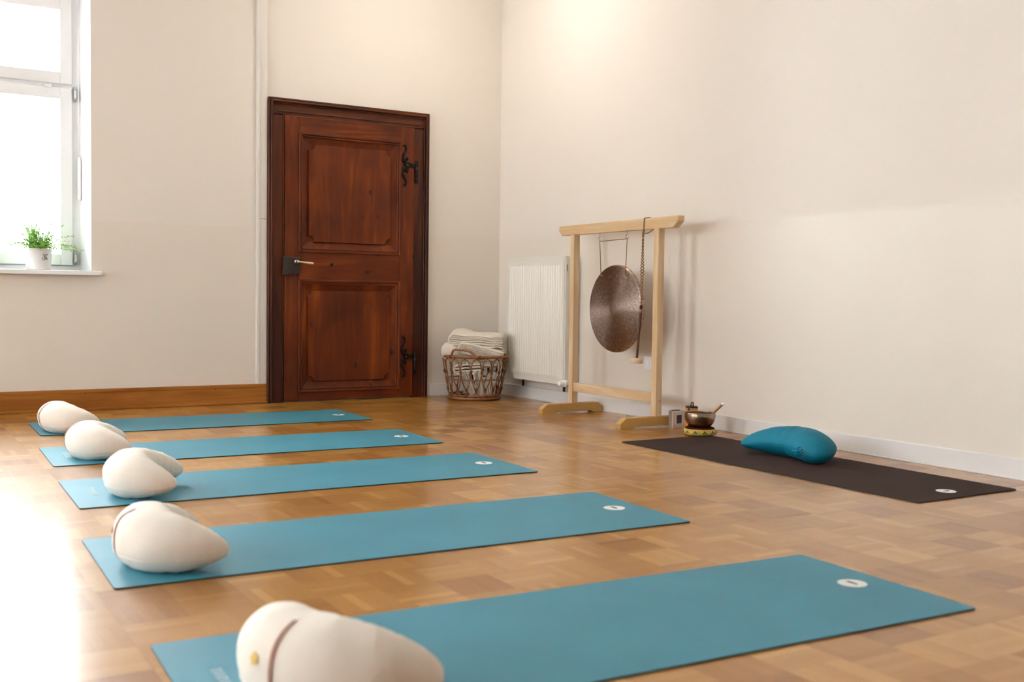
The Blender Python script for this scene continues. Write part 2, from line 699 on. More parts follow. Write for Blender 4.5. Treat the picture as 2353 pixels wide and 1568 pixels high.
def mesh_tint(name, vs, fs, ti, uvs):
    me = bpy.data.meshes.new(name)
    me.from_pydata(vs, [], fs)
    a = me.attributes.new('tint', 'FLOAT', 'FACE')
    a.data.foreach_set('value', ti)
    ul = me.uv_layers.new(name='UVMap')
    flat = [c for f in uvs for uv in f for c in uv]
    ul.data.foreach_set('uv', flat)
    me.materials.append(M['parquet'])
    return me


MATS = [  # x, y, yaw(deg) of the yoga mats
    (1.681, 6.186, -1.36), (1.597, 5.111, -1.94), (1.541, 4.131, -1.71), (1.449, 3.040, -1.90), (1.405, 1.945, -2.61)]
BLACK = (3.632, 3.486, -90.25)
ML, MW, MT = 1.83, .60, .0045


def under_mat(x, y, m):
    a = math.radians(m[2])
    dx, dy = x - m[0], y - m[1]
    u, v = dx * math.cos(a) + dy * math.sin(a), -dx * math.sin(a) + dy * math.cos(a)
    return abs(u) < ML / 2 - .05 and abs(v) < MW / 2 - .05


blocks = []
GX0, GY0 = 1.893 - 36 * PB, 2.462 - 34 * PB
i = 0
while GX0 + i * PB < XR:
    j = 0
    while GY0 + j * PB < YB:
        x, y = GX0 + (i + .5) * PB, GY0 + (j + .5) * PB
        if x > XL and y > YF and x < XR + PB / 2 and y < YB + PB / 2:
            blocks.append((x, y, (i + j) % 2))
        j += 1
    i += 1
ranked = []
for n, (x, y, o) in enumerate(blocks):
    q = pix((x, y, 0))
    d = Vector((x, y, -CAM_H)).dot(FW)
    if q and d > .3 and -20 < q[0] < 2373 and q[1] < 1590 and not any(under_mat(x, y, m) for m in MATS + [BLACK]):
        ranked.append((d ** 3, n))
ranked.sort()
near = set(n for _, n in ranked[:300])
variants = [mesh_tint('parquet_block', *block_geo(rnd)) for _ in range(40)]
V, Fc, T, U = [], [], [], []
for n, (x, y, o) in enumerate(blocks):
    if n in near:
        ob = bpy.data.objects.new('parquet_block', rnd.choice(variants))
        COL.objects.link(ob)
        ob.parent = floor
        ob.location = (x, y, 0)
        ob.rotation_euler = (0, 0, (PI / 2 if o else 0) + (PI if rnd.random() < .5 else 0))
    else:
        vs_, fs_, ti_, uv_ = block_geo(rnd)
        k = len(V)
        V += [((x - b, y + a, c) if o else (x + a, y + b, c)) for a, b, c in vs_]
        Fc += [tuple(k + q for q in f) for f in fs_]
        T += ti_
        U += uv_
ob = bpy.data.objects.new('parquet_field', mesh_tint('parquet_field', V, Fc, T, U))
COL.objects.link(ob)
ob.parent = floor
ob['kind'] = 'stuff'

# ---- baseboards
b = MB().box(XL, 2.345, 7.066, YB, .012, .133).build('baseboard_left', M['wood_bb'], bevel=.003)
struct(b)
MB().box(XL, 2.347, 7.052, 7.066, 0, .016).build('shoe_moulding', M['wood_bb'], b, bevel=.004)
MB().box(XL, 2.345, 7.063, 7.067, .112, .131).build('cap_bead', M['wood_bb'], b, bevel=.0015)
for xx in (1.17, 1.98):
    mb = MB()
    mb.lathe([(0, 0), (.004, 0), (.003, .0012), (0, .0015)], 12)
    mb.build('screw', M['lock'], b, loc=(xx, 7.066, .108), rot=(PI / 2, 0, 0))
b = struct(MB().box(3.552, XR, 7.072, YB, 0, .094).build('baseboard_back', M['white_bb'], bevel=.004))
b = struct(MB().box(4.159, XR, YF, 7.074, .004, .089).build('baseboard_right', M['white_bb'], bevel=.004))
MB().box(4.153, 4.160, YF, 7.07, 0, .007).build('shoe_moulding', M['white_bb'], b, bevel=.002)
struct(MB().box(XL, XL + .015, YF, YB - .02, 0, .13).build('baseboard_side', M['wood_bb'], bevel=.003))

# ---- vertical white boards beside the door
t = struct(MB().box(2.281, 2.331, 7.068, YB, .133, 1.250).box(2.281, 2.331, 7.068, YB, 1.2525, ZC).build('trim_1', M['strip'], bevel=.0015))
MB().box(2.259, 2.281, 7.060, YB, .133, ZC).build('corner_bead', M['strip'], t, bevel=.004)


# ---- opal glass dome lamp on the ceiling near the corner
lampm = bpy.data.materials.new('opal_glass_lit')
lampm.use_nodes = True
lp_ = lampm.node_tree.nodes['Principled BSDF']
lp_.inputs['Base Color'].default_value = (.9, .87, .8, 1)
lp_.inputs['Emission Color'].default_value = (1, .94, .85, 1)
lp_.inputs['Emission Strength'].default_value = LAMP
cl = tag(empty('ceiling_lamp', (3.15, 5.95, ZC)), 'lit opal glass dome lamp on the ceiling above the gong', 'lamp')
MB().lathe([(0, -.02), (.20, -.02), (.21, 0)], 40).build('mount', M['white'], cl, smooth='auto')
MB().lathe([(.19, -.02), (.185, -.06), (.15, -.105), (.09, -.13), (0, -.14)], 40).build('glass_dome', lampm, cl, smooth=True)


# ------------------------------------------------------------------ windows
def window(name, n, width, z0, z1, place, detail):
    """built in local x (0..width), y outwards, z; place = (loc, rotz)"""
    root = struct(empty(name, place[0], place[1]))
    yf = .25
    fw = .045
    H = z1 - z0
    fx0, fx1 = .028, width - .028
    zt = 2.02 - z0 + .03          # transom height
    m = M['white']
    # reveals
    mb = MB()
    mb.prism([(0, -.001), (fx0, yf), (fx0, WT), (0, WT)], lambda u, v, d: (u, v, d), -.002, H + .002)
    mb.build('reveal', M['white'], root)
    mb = MB()
    mb.prism([(width, -.001), (fx1, yf), (fx1, WT), (width, WT)], lambda u, v, d: (u, v, d), -.002, H + .002)
    mb.build('reveal', M['white'], root)
    # fixed frame
    mb = MB()
    mb.box(fx0, fx0 + fw, yf, yf + .07, .0, H)
    mb.box(fx1 - fw, fx1, yf, yf + .07, .0, H)
    mb.box(fx0 + fw, fx1 - fw, yf, yf + .07, H - .075, H)
    mb.box(fx0 + fw, fx1 - fw, yf, yf + .07, .0, .045)
    mb.box(fx0 + fw, fx1 - fw, yf + .005, yf + .07, zt - .028, zt + .028)
    mb.build('window_frame', m, root)

    def sash(nm, a0, a1, c0, c1, sw):
        mb = MB()
        y0, y1 = yf - .014, yf + .05
        mb.box(a0, a0 + sw, y0, y1, c0, c1)
        mb.box(a1 - sw, a1, y0, y1, c0, c1)
        mb.box(a0 + sw, a1 - sw, y0, y1, c0, c0 + sw)
        mb.box(a0 + sw, a1 - sw, y0, y1, c1 - sw, c1)
        s = mb.build(nm, m, root, bevel=.005)
        MB().box(a0 + sw - .004, a1 - sw + .004, yf + .015, yf + .021, c0 + sw - .004, c1 - sw + .004).build('pane', M['glass'], s)
        return s
    a0, a1 = fx0 + fw - .002, fx1 - fw + .002
    sash('sash', a0, a1, .035, zt - .012, .072)
    sash('vent_sash', a0, a1, zt + .012, H - .065, .072)
    # sill board
    MB().box(-.055, width + .055, -.045, yf + .01, -.028, 0.0).build('window_sill', M['white'], root, bevel=.004)
    if detail:
        xh = fx1 - fw + .017
        for zz in (2.005 - z0, .965 - z0):
            h = MB().box(xh - .008, xh + .008, yf - .03, yf, zz - .045, zz + .045).build('hinge', M['bluesteel'], root, bevel=.004)
            MB().box(xh - .006, xh + .006, yf - .033, yf - .03, zz - .030, zz + .018).build('hinge_pin', M['white'], h, bevel=.001)
        MB().tube([(fx1 - .008, yf - .03, 1.60 - z0), (fx1 - .008, yf - .03, H - .02)], .004, 8).build('opener_rod', m, root, smooth=True)
        MB().box(fx1 - .016, fx1 + .002, yf - .05, yf - .025, 1.33 - z0, 1.60 - z0).build('opener_handle', m, root, bevel=.003)
        MB().box(.94, .985, yf - .03, yf - .008, zt - .020, zt + .002).build('catch', m, root, bevel=.002)
    return root


for n, (a, b_, c, d) in enumerate(WB):
    window('window_%d' % (n + 1), n, b_ - a, c, d, ((a, YB, c), 0), n == 0)
for n, (a, b_, c, d) in enumerate(WL):
    window('window_%d' % (n + 4), n, b_ - a, c, d, ((XL, a, c), PI / 2), False)

# ------------------------------------------------------------------ door
door = struct(empty('door_1', (2.937, 7.09, 0)))
DX = 2.937


def dbox(x0, x1, y0, y1, z0, z1):
    return MB().box(x0 - DX, x1 - DX, y0 - 7.09, y1 - 7.09, z0, z1)


def dpart(mb, name, mat, parent=door, **k):
    return mb.build(name, mat, parent, **k)


fr = dpart(dbox(2.345, 2.45, 7.062, 7.09, 0, 1.972), 'frame_post', M['frame'], bevel=.003)
fr2 = dpart(dbox(3.418, 3.533, 7.062, 7.09, 0, 1.972), 'frame_post', M['frame'], bevel=.003)
fh = dpart(dbox(2.345, 3.533, 7.062, 7.09, 1.958, 2.07), 'frame_head', M['frame_h'], bevel=.003)
# moulded outer edge: three steps
for (o0, o1, y) in ((0, .016, 7.044), (.016, .030, 7.036), (.030, .040, 7.050)):
    dpart(dbox(2.332 + o0, 2.332 + o1, y, 7.075, 0, 2.076 - o0), 'moulding', M['frame'], fr, bevel=.005, segs=3)
    dpart(dbox(3.544 - o1, 3.544 - o0, y, 7.075, 0, 2.076 - o0), 'moulding', M['frame'], fr2, bevel=.005, segs=3)
    dpart(dbox(2.332 + o1, 3.544 - o1, y, 7.075, 2.076 - o1, 2.076 - o0), 'moulding', M['frame_h'], fh, bevel=.005, segs=3)
dpart(dbox(2.438, 2.446, 7.056, 7.07, 0, 1.965), 'frame_bead', M['frame'], fr, bevel=.002)
dpart(dbox(2.40, 3.47, 7.055, 7.066, 1.985, 1.992), 'frame_bead', M['frame_h'], fh, bevel=.002)
# leaf: stiles and rails
YD = 7.050
sl = dpart(dbox(2.449, 2.552, YD, 7.085, .008, 1.962), 'stile', M['door'], bevel=.003)
sr = dpart(dbox(3.312, 3.424, YD, 7.085, .008, 1.962), 'stile', M['door'], bevel=.003)
dpart(dbox(2.552, 3.312, YD, 7.085, 1.852, 1.962), 'rail', M['door_h'], bevel=.002)
dpart(dbox(2.552, 3.312, YD, 7.085, .842, 1.040), 'rail', M['door_h'], bevel=.002)
dpart(dbox(2.552, 3.312, YD, 7.085, .008, .070), 'rail', M['door_h'], bevel=.002)


def notched(x0, x1, z0, z1, r):
    pts = []
    for (cx, cz, a0) in ((x0, z0, 90), (x1, z0, 180), (x1, z1, 270), (x0, z1, 360)):
        for k in range(9):
            a = math.radians(a0 - k * 90 / 8)
            pts.append((cx + r * math.cos(a), cz + r * math.sin(a)))
    return pts


for (z0, z1) in ((1.040, 1.852), (.070, .842)):
    p0, p1 = 2.552, 3.312
    base = dpart(dbox(p0, p1, 7.072, 7.085, z0, z1), 'panel', M['door'])
    # bolection moulding round the panel: two profiles
    for (o0, o1, y0) in ((-.006, .012, YD - .011), (.012, .026, YD - .004)):
        dpart(dbox(p0 + o0, p0 + o1, y0, 7.075, z0 + o0, z1 - o0), 'moulding', M['door'], base, bevel=.005, segs=3)
        dpart(dbox(p1 - o1, p1 - o0, y0, 7.075, z0 + o0, z1 - o0), 'moulding', M['door'], base, bevel=.005, segs=3)
        dpart(dbox(p0 + o1, p1 - o1, y0, 7.075, z0 + o0, z0 + o1), 'moulding', M['door_h'], base, bevel=.005, segs=3)
        dpart(dbox(p0 + o1, p1 - o1, y0, 7.075, z1 - o1, z1 - o0), 'moulding', M['door_h'], base, bevel=.005, segs=3)
    # raised field with hollow corners
    mb = MB()
    A = notched(p0 + .072, p1 - .072, z0 + .072, z1 - .072, .042)
    B = notched(p0 + .066, p1 - .066, z0 + .066, z1 - .066, .040)
    n = len(A)
    vs = [(x - DX, 7.056 - 7.09, z) for x, z in A] + [(x - DX, 7.073 - 7.09, z) for x, z in B]
    fs = [tuple(range(n))] + [(i, (i + 1) % n, (i + 1) % n + n, i + n) for i in range(n)]
    mb.add(vs, fs)
    # sloping border up to the moulding
    q0 = [(p0 + .026, z0 + .026), (p1 - .026, z0 + .026), (p1 - .026, z1 - .026), (p0 + .026, z1 - .026)]
    q1 = [(p0 + .068, z0 + .068), (p1 - .068, z0 + .068), (p1 - .068, z1 - .068), (p0 + .068, z1 - .068)]
    mb.add([(x - DX, 7.058 - 7.09, z) for x, z in q0] + [(x - DX, 7.0715 - 7.09, z) for x, z in q1], [(i, (i + 1) % 4, (i + 1) % 4 + 4, i + 4) for i in range(4)])
    dpart(mb, 'raised_field', M['door'], base, flip=False)

# lock box, lever
lk = dpart(dbox(2.430, 2.552, 7.024, 7.052, .880, 1.000), 'lock_box', M['lock'], bevel=.003)
dpart(dbox(2.428, 2.470, 7.020, 7.026, .876, 1.004), 'lock_plate', M['lock'], lk, bevel=.002)
for (px, pz) in ((2.476, .99), (2.544, .99), (2.476, .89), (2.544, .888)):
    dpart(MB().lathe([(0, 0), (.005, 0), (.003, .003), (0, .004)], 10), 'rivet', M['lock'], lk, loc=(px - DX, 7.024 - 7.09, pz), rot=(PI / 2, 0, 0))
mb = MB().box(2.505 - DX, 2.513 - DX, -.072, -.064, .865, .90)
dpart(mb, 'key_stub', M['lock'], lk)
dpart(MB().lathe([(0, 0), (.012, 0), (.012, .004), (.007, .008), (.007, .032), (.010, .034), (.010, .044), (0, .046)], 16), 'lever_neck', M['steel'], lk, loc=(2.522 - DX, 7.026 - 7.09, .968), rot=(PI / 2, 0, 0), smooth='auto')
hp = [(2.522 + .112 * k / 7 - DX, -.100, .968 - .010 * (k / 7)) for k in range(8)]
dpart(MB().tube(hp, .006, 10, rr=[.006, .0055, .0055, .006, .007, .008, .0085, .006]), 'lever', M['bone'], lk, smooth=True)
# peep hole
dpart(MB().lathe([(0, 0), (.011, 0), (.011, .003), (.005, .004), (0, .001)], 16), 'peephole', M['iron'], loc=(2.79 - DX, YD - 7.09, .955), rot=(PI / 2, 0, 0))


# forged scroll hinges
def spiral(cx, cz, r0, r1, a0, turns, n=14):
    return [(cx + (r0 + (r1 - r0) * k / n) * math.cos(a0 + turns * 2 * PI * k / n), cz + (r0 + (r1 - r0) * k / n) * math.sin(a0 + turns * 2 * PI * k / n)) for k in range(n + 1)]


def hinge(zc):
    y = YD - .004 - 7.09
    root = MB()
    # strap: flat tapered plate from pin to rosette
    poly = [(3.432, zc - .012), (3.395, zc - .014), (3.372, zc - .022), (3.352, zc - .012), (3.340, zc), (3.352, zc + .012), (3.372, zc + .022), (3.395, zc + .014), (3.432, zc + .012)]
    root.prism([(u - DX, v) for u, v in poly], lambda u, v, d: (u, d, v), y - .004, y + .002)
    h = dpart(root, 'hinge', M['iron'])
    for s in (1, -1):
        pts = [(3.352, zc + s * .006), (3.338, zc + s * .022), (3.328, zc + s * .045), (3.330, zc + s * .07), (3.345, zc + s * .092), (3.357, zc + s * .115), (3.353, zc + s * .140), (3.340, zc + s * .146), (3.333, zc + s * .136)]
        dpart(MB().tube([(u - DX, y - .002, v) for u, v in pts], .006, 8, rr=[.008, .008, .0085, .008, .0075, .0075, .007, .006, .005]), 'scroll', M['iron'], h, smooth=True)
        pts = [(3.360, zc + s * .014), (3.348, zc + s * .030), (3.352, zc + s * .050), (3.366, zc + s * .052), (3.370, zc + s * .040), (3.362, zc + s * .036)]
        dpart(MB().tube([(u - DX, y - .002, v) for u, v in pts], .005, 8), 'scroll', M['iron'], h, smooth=True)
    dpart(MB().lathe([(0, 0), (.006, 0), (.004, .004), (0, .005)], 12), 'rivet', M['steel'], h, loc=(3.366 - DX, y - .004, zc), rot=(PI / 2, 0, 0))
    dpart(MB().tube([(3.438 - DX, y - .006, zc - .10), (3.438 - DX, y - .006, zc + .035)], .010, 12), 'pin', M['iron'], h, smooth='auto')
    dpart(MB().box(3.430 - DX, 3.450 - DX, y - .004, y + .004, zc - .13, zc - .02), 'pin_plate', M['iron'], h, bevel=.002)
    dpart(MB().tube([(3.438 - DX, y - .006, zc - .028), (3.438 - DX, y - .006, zc - .012)], .0125, 12), 'collar', M['lock'], h, smooth='auto')


hinge(1.690)
hinge(.300)

# ------------------------------------------------------------------ radiator
rad = tag(empty('radiator', (4.10, 6.375, .15)), 'white ribbed panel radiator on the wall behind the gong stand', 'radiator')


def rpart(mb, name, mat=None, parent=rad, **k):
    for i, v in enumerate(mb.v):
        mb.v[i] = (v[0] - 4.10, v[1] - 6.375, v[2] - .15)
    return mb.build(name, mat or M['rad'], parent, **k)


X0, Y0, Y1, Z0, Z1 = 4.045, 6.000, 6.750, .152, 1.026
# front plate with pressed vertical ribs
nr = 23
mb = MB()
ys = []
for k in range(nr):
    c = Y0 + .025 + (Y1 - Y0 - .05) * (k + .5) / nr
    w = (Y1 - Y0 - .05) / nr
    ys += [(c - w * .5, 0), (c - w * .28, .0055), (c - w * .12, .0085), (c + w * .12, .0085), (c + w * .28, .0055)]
ys = [(Y0, 0), (Y0 + .02, 0)] + ys + [(Y1 - .02, 0), (Y1, 0)]
zs = [(Z0, 0), (Z0 + .035, 0), (Z0 + .045, .6), (Z0 + .06, 1), (Z1 - .075, 1), (Z1 - .06, .6), (Z1 - .05, 0), (Z1, 0)]
vs = [(X0 - d * s, y, z) for z, s in zs for y, d in ys]
ny = len(ys)
fs = [(i * ny + j, i * ny + j + 1, (i + 1) * ny + j + 1, (i + 1) * ny + j) for i in range(len(zs) - 1) for j in range(ny - 1)]
mb.add(vs, fs)
mb.add([(X0 + .012, Y0, Z0), (X0 + .012, Y1, Z0), (X0 + .012, Y1, Z1), (X0 + .012, Y0, Z1), (X0, Y0, Z0), (X0, Y1, Z0), (X0, Y1, Z1), (X0, Y0, Z1)],
       [(0, 1, 2, 3), (0, 4, 5, 1), (2, 6, 7, 3), (0, 3, 7, 4), (1, 5, 6, 2)])
rpart(mb, 'front_plate', smooth='auto')
rpart(MB().box(4.125, 4.137, Y0 + .004, Y1 - .004, Z0, Z1 - .003), 'back_plate', bevel=.003)
sp = rpart(MB().box(X0 + .004, 4.135, Y0 - .012, Y0 + .002, Z0 + .004, Z1 - .002), 'side_cover', bevel=.003)
rpart(MB().box(X0 + .012, X0 + .016, Y0 - .0135, Y0 - .011, .925, 1.0 - .03), 'slot', M['dark'], sp)
rpart(MB().box(X0 + .004, 4.135, Y1 - .002, Y1 + .006, Z0 + .004, Z1 - .002), 'side_cover', bevel=.003)
tg = rpart(MB().box(X0 + .004, X0 + .02, Y0 - .01, Y1, Z1 - .004, Z1 + .004).box(4.118, 4.135, Y0 - .01, Y1, Z1 - .004, Z1 + .004), 'top_rail', bevel=.002)
for k in range(30):
    y = Y0 + .01 + (Y1 - Y0 - .03) * k / 29
    rpart(MB().box(X0 + .02, 4.118, y - .003, y + .003, Z1 - .006, Z1 + .001), 'grille_bar', parent=tg)
mbv = MB().lathe([(0, 0), (.017, 0), (.017, .012), (.012, .016), (0, .017)], 16)
v = mbv.build('vent_plug', M['dark'], rad, loc=(4.105 - 4.10, Y0 - .012 - 6.375, .985 - .15), rot=(PI / 2, 0, 0), smooth='auto')
for yy in (6.12, 6.66):
    rpart(MB().box(4.132, 4.142, yy - .011, yy + .011, .092, Z0 + .03), 'bracket', M['dark'], bevel=.002)
rpart(MB().tube([(4.125, Y0 + .03, Z0 + .01), (4.125, Y0 + .03, .08), (4.165, Y0 + .03, .07)], .008, 10), 'pipe', M['white'], smooth=True)
# thermostatic valve, pointing into the room
mb = MB().lathe([(0, 0), (.020, 0), (.021, .028), (.024, .030), (.024, .040), (.019, .043), (.017, .080), (.014, .086), (0, .088)], 20)
tv = mb.build('thermostat_valve', M['white'], rad, loc=(4.068 - 4.10, Y0 - .030 - 6.375, .165 - .15), rot=(0, -PI / 2, math.radians(8)), smooth='auto')
for a in (0, PI / 2, PI, -PI / 2):
    MB().box(-.003, .003, -.003, .003, .012, .018).build('index_mark', M['dark'], tv, loc=(.0205 * math.cos(a + .6), .0205 * math.sin(a + .6), 0))
rpart(MB().tube([(4.068, Y0 - .03, .165), (4.10, Y0 - .02, .165), (4.12, Y0 + .02, .165)], .010, 10), 'valve_body', M['steel'], smooth=True)

# wall socket behind the mallet
so = tag(empty('wall_socket', (XR, 5.235, .345)), 'white wall socket low on the right wall behind the hanging mallet', 'socket')
MB().box(-.010, 0, -.040, .040, -.040, .040).build('cover_plate', M['white'], so, bevel=.004)
MB().lathe([(.024, 0), (.024, .004), (.020, .004), (.019, -.006), (0, -.006)], 24).build('insert', M['white'], so, loc=(-.010, 0, 0), rot=(0, -PI / 2, 0), smooth='auto')

# ------------------------------------------------------------------ gong stand
GX = 3.922
gs = tag(empty('gong_stand', (GX, 5.27, 0)), 'pale wooden frame stand on two feet holding the gong', 'gong stand')


def gpart(mb, name, mat, parent=gs, **k):
    for i, v in enumerate(mb.v):
        mb.v[i] = (v[0] - GX, v[1] - 5.27, v[2])
    return mb.build(name, mat, parent, **k)


PA, PBY = 5.700, 4.845
pw = .023
for yc in (PA, PBY):
    x0, x1 = 3.672, 4.150
    if yc == PBY:
        x0, x1 = 3.648, 4.126
    prof = [(x0, 0), (x0 + .085, 0), (x0 + .10, .010), (x1 - .10, .010), (x1 - .085, 0), (x1, 0), (x1, .034), (x1 - .042, .064), (x0 + .042, .064), (x0, .034)]
    gpart(MB().prism(prof, lambda u, v, d: (u, d, v), yc - .024, yc + .024), 'foot', M['maple_x'], bevel=.003)
    gpart(MB().box(GX - pw, GX + pw, yc - pw, yc + pw, .063, 1.153), 'post', M['maple_z'], bevel=.004)
    bl = MB().lathe([(0, 0), (.006, 0), (.0045, .003), (0, .0035)], 12)
    bo = bl.build('bolt', M['steel'], gs, loc=(.004, (yc - 5.27) - pw, .155), rot=(PI / 2, 0, 0))
b0, b1 = 4.652, 5.852
prof = [(b0 + .045, 1.150), (b1 - .030, 1.150), (b1, 1.176), (b1, 1.212), (b0, 1.216), (b0, 1.186)]
gpart(MB().prism(prof, lambda u, v, d: (d, u, v), GX - .024, GX + .024), 'beam', M['maple_y'], bevel=.003)
gpart(MB().box(GX - .014, GX + .014, PBY + pw, PA - pw, .140, .196), 'rail', M['maple_y'], bevel=.003)
HK = [(5.428, 1.112), (5.148, 1.118)]
for (yy, zz) in HK:
    pts = [(GX, yy, 1.155), (GX, yy, zz + .014)] + [(GX, yy + .013 * math.sin(a), zz + .013 * math.cos(a) * 1.0) for a in [math.radians(d) for d in range(20, 290, 30)]]
    gpart(MB().tube(pts, .0028, 8), 'hook', M['steel'], smooth=True)

# ------------------------------------------------------------------ gong
GR = .268
gc = Vector((GX, 5.262, .682))
gong = tag(empty('gong', gc), 'round dark bronze hammered gong hanging in the wooden stand', 'gong')
prof = [(0, .014), (.034, .0135), (.0345, .0128)]
for k in range(1, 22):
    r = .0345 + (GR - .010 - .0345) * k / 21
    prof.append((r, .0128 - .010 * (k / 21) ** 2))
prof += [(GR - .004, .001), (GR, -.004), (GR, -.022), (GR - .004, -.024), (GR - .005, -.006), (GR - .03, -.001), (.1, .006), (0, .008)]
gd = MB().lathe(prof, 96).build('disc', M['gong'], gong, smooth='auto', rot=(0, -PI / 2, 0))
MB().lathe([(0, .0146), (.036, .0142), (.037, .0135)], 40).build('centre_boss', M['gong_c'], gd)
# cord: over both hooks and down to holes near the rim
hol = [(5.388, .885), (5.140, .885)]
cp = [(GX - .016, hol[0][0], hol[0][1]), (GX, HK[0][0], HK[0][1] - .013), (GX, HK[1][0], HK[1][1] - .013), (GX - .016, hol[1][0], hol[1][1])]
cpts = []
for a, b_ in zip(cp, cp[1:]):
    for k in range(8):
        cpts.append(Vector(a).lerp(Vector(b_), k / 8))
cpts.append(Vector(cp[-1]))
MB().tube([p - gc for p in cpts], .0028, 8).build('hanging_cord', M['cord'], gong, smooth=True)
for q in hol:
    MB().tube([(GX - .018 - gc.x, q[0] - gc.y, q[1] - gc.z), (GX + .03 - gc.x, q[0] - gc.y, q[1] - .003 - gc.z)], .0045, 8).build('cord_knot', M['cord'], gong, smooth=True)

# ------------------------------------------------------------------ mallet hung on the beam
ML0 = Vector((GX - .035, 4.962, .69))
mal = tag(empty('gong_mallet', ML0), 'gong mallet with felt head hanging by a knotted cord from the stand', 'mallet')


def mpart(mb, name, mat, parent=mal, **k):
    mb.v = [tuple(Vector(v) - ML0) for v in mb.v]
    return mb.build(name, mat, parent, **k)


ylp = 4.955
bx0, bx1 = GX - .0275, GX + .0275
lp = [(bx0, ylp, 1.145), (bx0, ylp, 1.18), (bx0, ylp - .003, 1.216), (GX, ylp - .01, 1.2195), (bx1, ylp - .02, 1.216), (bx1, ylp - .02, 1.15), (GX, ylp - .012, 1.132), (bx0 + .004, ylp, 1.125)]
mpart(MB().tube(lp, .003, 8), 'beam_loop', M['cord'], smooth=True)
mpart(MB().tube([(bx0, ylp, 1.146), (bx0 - .004, ylp + .002, 1.12), (bx0 - .003, ylp, 1.105)], .006, 8), 'cord_knot', M['cord'], smooth=True)
# twisted chain-stitch cord
n = 260
zt_, zb_ = 1.10, .700
for ph in (0, PI):
    pts = []
    for k in range(n + 1):
        t = k / n
        z = zt_ + (zb_ - zt_) * t
        amp = .0048 + .0075 * math.exp(-((t - .48) / .16) ** 2)
        a = ph + t * 2 * PI * (11 + 0 * t)
        pts.append((bx0 - .004 + amp * .6 * math.cos(a), ylp + amp * math.sin(a) + .006 * t, z))
    mpart(MB().tube(pts, .0032, 6), 'twisted_cord', M['cord'], smooth=True)
yb_ = 4.962
mpart(MB().lathe([(0, 0), (.009, .002), (.011, .012), (.008, .022), (0, .026)], 14, (bx0 - .004, yb_, .684)), 'cord_knot', M['stick'], smooth=True)
mpart(MB().lathe([(.0075, 0), (.010, .003), (.010, .018), (.0075, .02)], 14, (bx0 - .004, yb_, .662)), 'cord_wrap', M['cord'], smooth=True)
mpart(MB().tube([(bx0 - .004, yb_, .69), (bx0 - .012, yb_ + .022, .385)], .0075, 12), 'stick', M['stick'], smooth='auto')
mpart(MB().lathe([(0, 0), (.034, .001), (.037, .005), (.037, .028), (.034, .032), (0, .033)], 28, (bx0 - .012, yb_ + .022, .363)), 'head', M['felt'], smooth='auto')


# ------------------------------------------------------------------ yoga mats
def yoga_mat(name, x, y, deg, top, label, group):
    a = math.radians(deg)
    root = tag(empty(name, (x, y, 0), a), label, 'yoga mat', group)
    rr = .012
    out = []
    for (cx, cy, a0) in ((ML / 2 - rr, MW / 2 - rr, 0), (-ML / 2 + rr, MW / 2 - rr, 90), (-ML / 2 + rr, -MW / 2 + rr, 180), (ML / 2 - rr, -MW / 2 + rr, 270)):
        for k in range(5):
            t = math.radians(a0 + k * 22.5)
            out.append((cx + rr * math.cos(t), cy + rr * math.sin(t)))
    n = len(out)
    mb = MB()
    mb.prism(out, lambda u, v, d: (u, v, d), .0002, MT - .0008)
    mb.build('base_layer', M['mat_edge'], root)
    mb = MB()
    mb.prism(out, lambda u, v, d: (u, v, d), MT - .0008, MT)
    mb.build('top_layer', top, root)
    # round printed badge near one end, with a scrawled wordmark
    bd = MB().lathe([(0, MT + .0003), (.038, MT + .0003), (.038, MT)], 40).build('badge', M['print'], root, loc=(ML / 2 - .105, 0, 0))
    mb = MB()
    strokes = [[(-.003, .020), (.004, .015), (-.003, .012)], [(.004, .012), (-.003, .009), (.005, .005), (-.002, .004)], [(-.003, .002), (.006, -.001), (-.003, -.004)], [(.003, -.004), (-.003, -.009), (.004, -.011)], [(-.002, -.012), (.002, -.017)]]
    for s in strokes:
        mb.tube([(u * 1.3, v, MT + .0005) for u, v in s], .0011, 5)
    mb.build('wordmark', M['inkd'], bd)
    if group is None:
        return root
    # pale lettering across the other end
    mb = MB()
    for k in range(7):
        v = .075 - k * .024
        mb.box(-.011, .011, v - .008, v - .004, MT, MT + .0003)
        if k % 3 != 1:
            mb.box(-.011, -.006, v - .008, v + .008, MT, MT + .0003)
        if k % 2 == 0:
            mb.box(.006, .011, v - .008, v + .008, MT, MT + .0003)
        mb.box(-.011, .011, v + .004, v + .008, MT, MT + .0003)
    mb.build('end_lettering', M['printsoft'], root, loc=(-ML / 2 + .088, .01, 0))
    return root


G = 'blue yoga mats laid out in a row'
lab = ['blue yoga mat nearest the wooden baseboard and door, farthest from the camera',
       'blue yoga mat second from the door wall in the row',
       'blue yoga mat in the middle of the row of five',
       'blue yoga mat second nearest the camera in the row',
       'blue yoga mat nearest the camera at the bottom of the picture']
for m_, l_ in zip(MATS, lab):
    yoga_mat('yoga_mat', *m_, M['mat_blue'], l_, G)
yoga_mat('yoga_mat', *BLACK, M['mat_black'], 'dark brown black yoga mat along the right wall under the teal cushion', None)


# ------------------------------------------------------------------ crescent cushions
def bez(P, u):
    a, b_, c, d = [Vector(q) for q in P]
    return a * (1 - u) ** 3 + b_ * 3 * u * (1 - u) ** 2 + c * 3 * u * u * (1 - u) + d * u ** 3


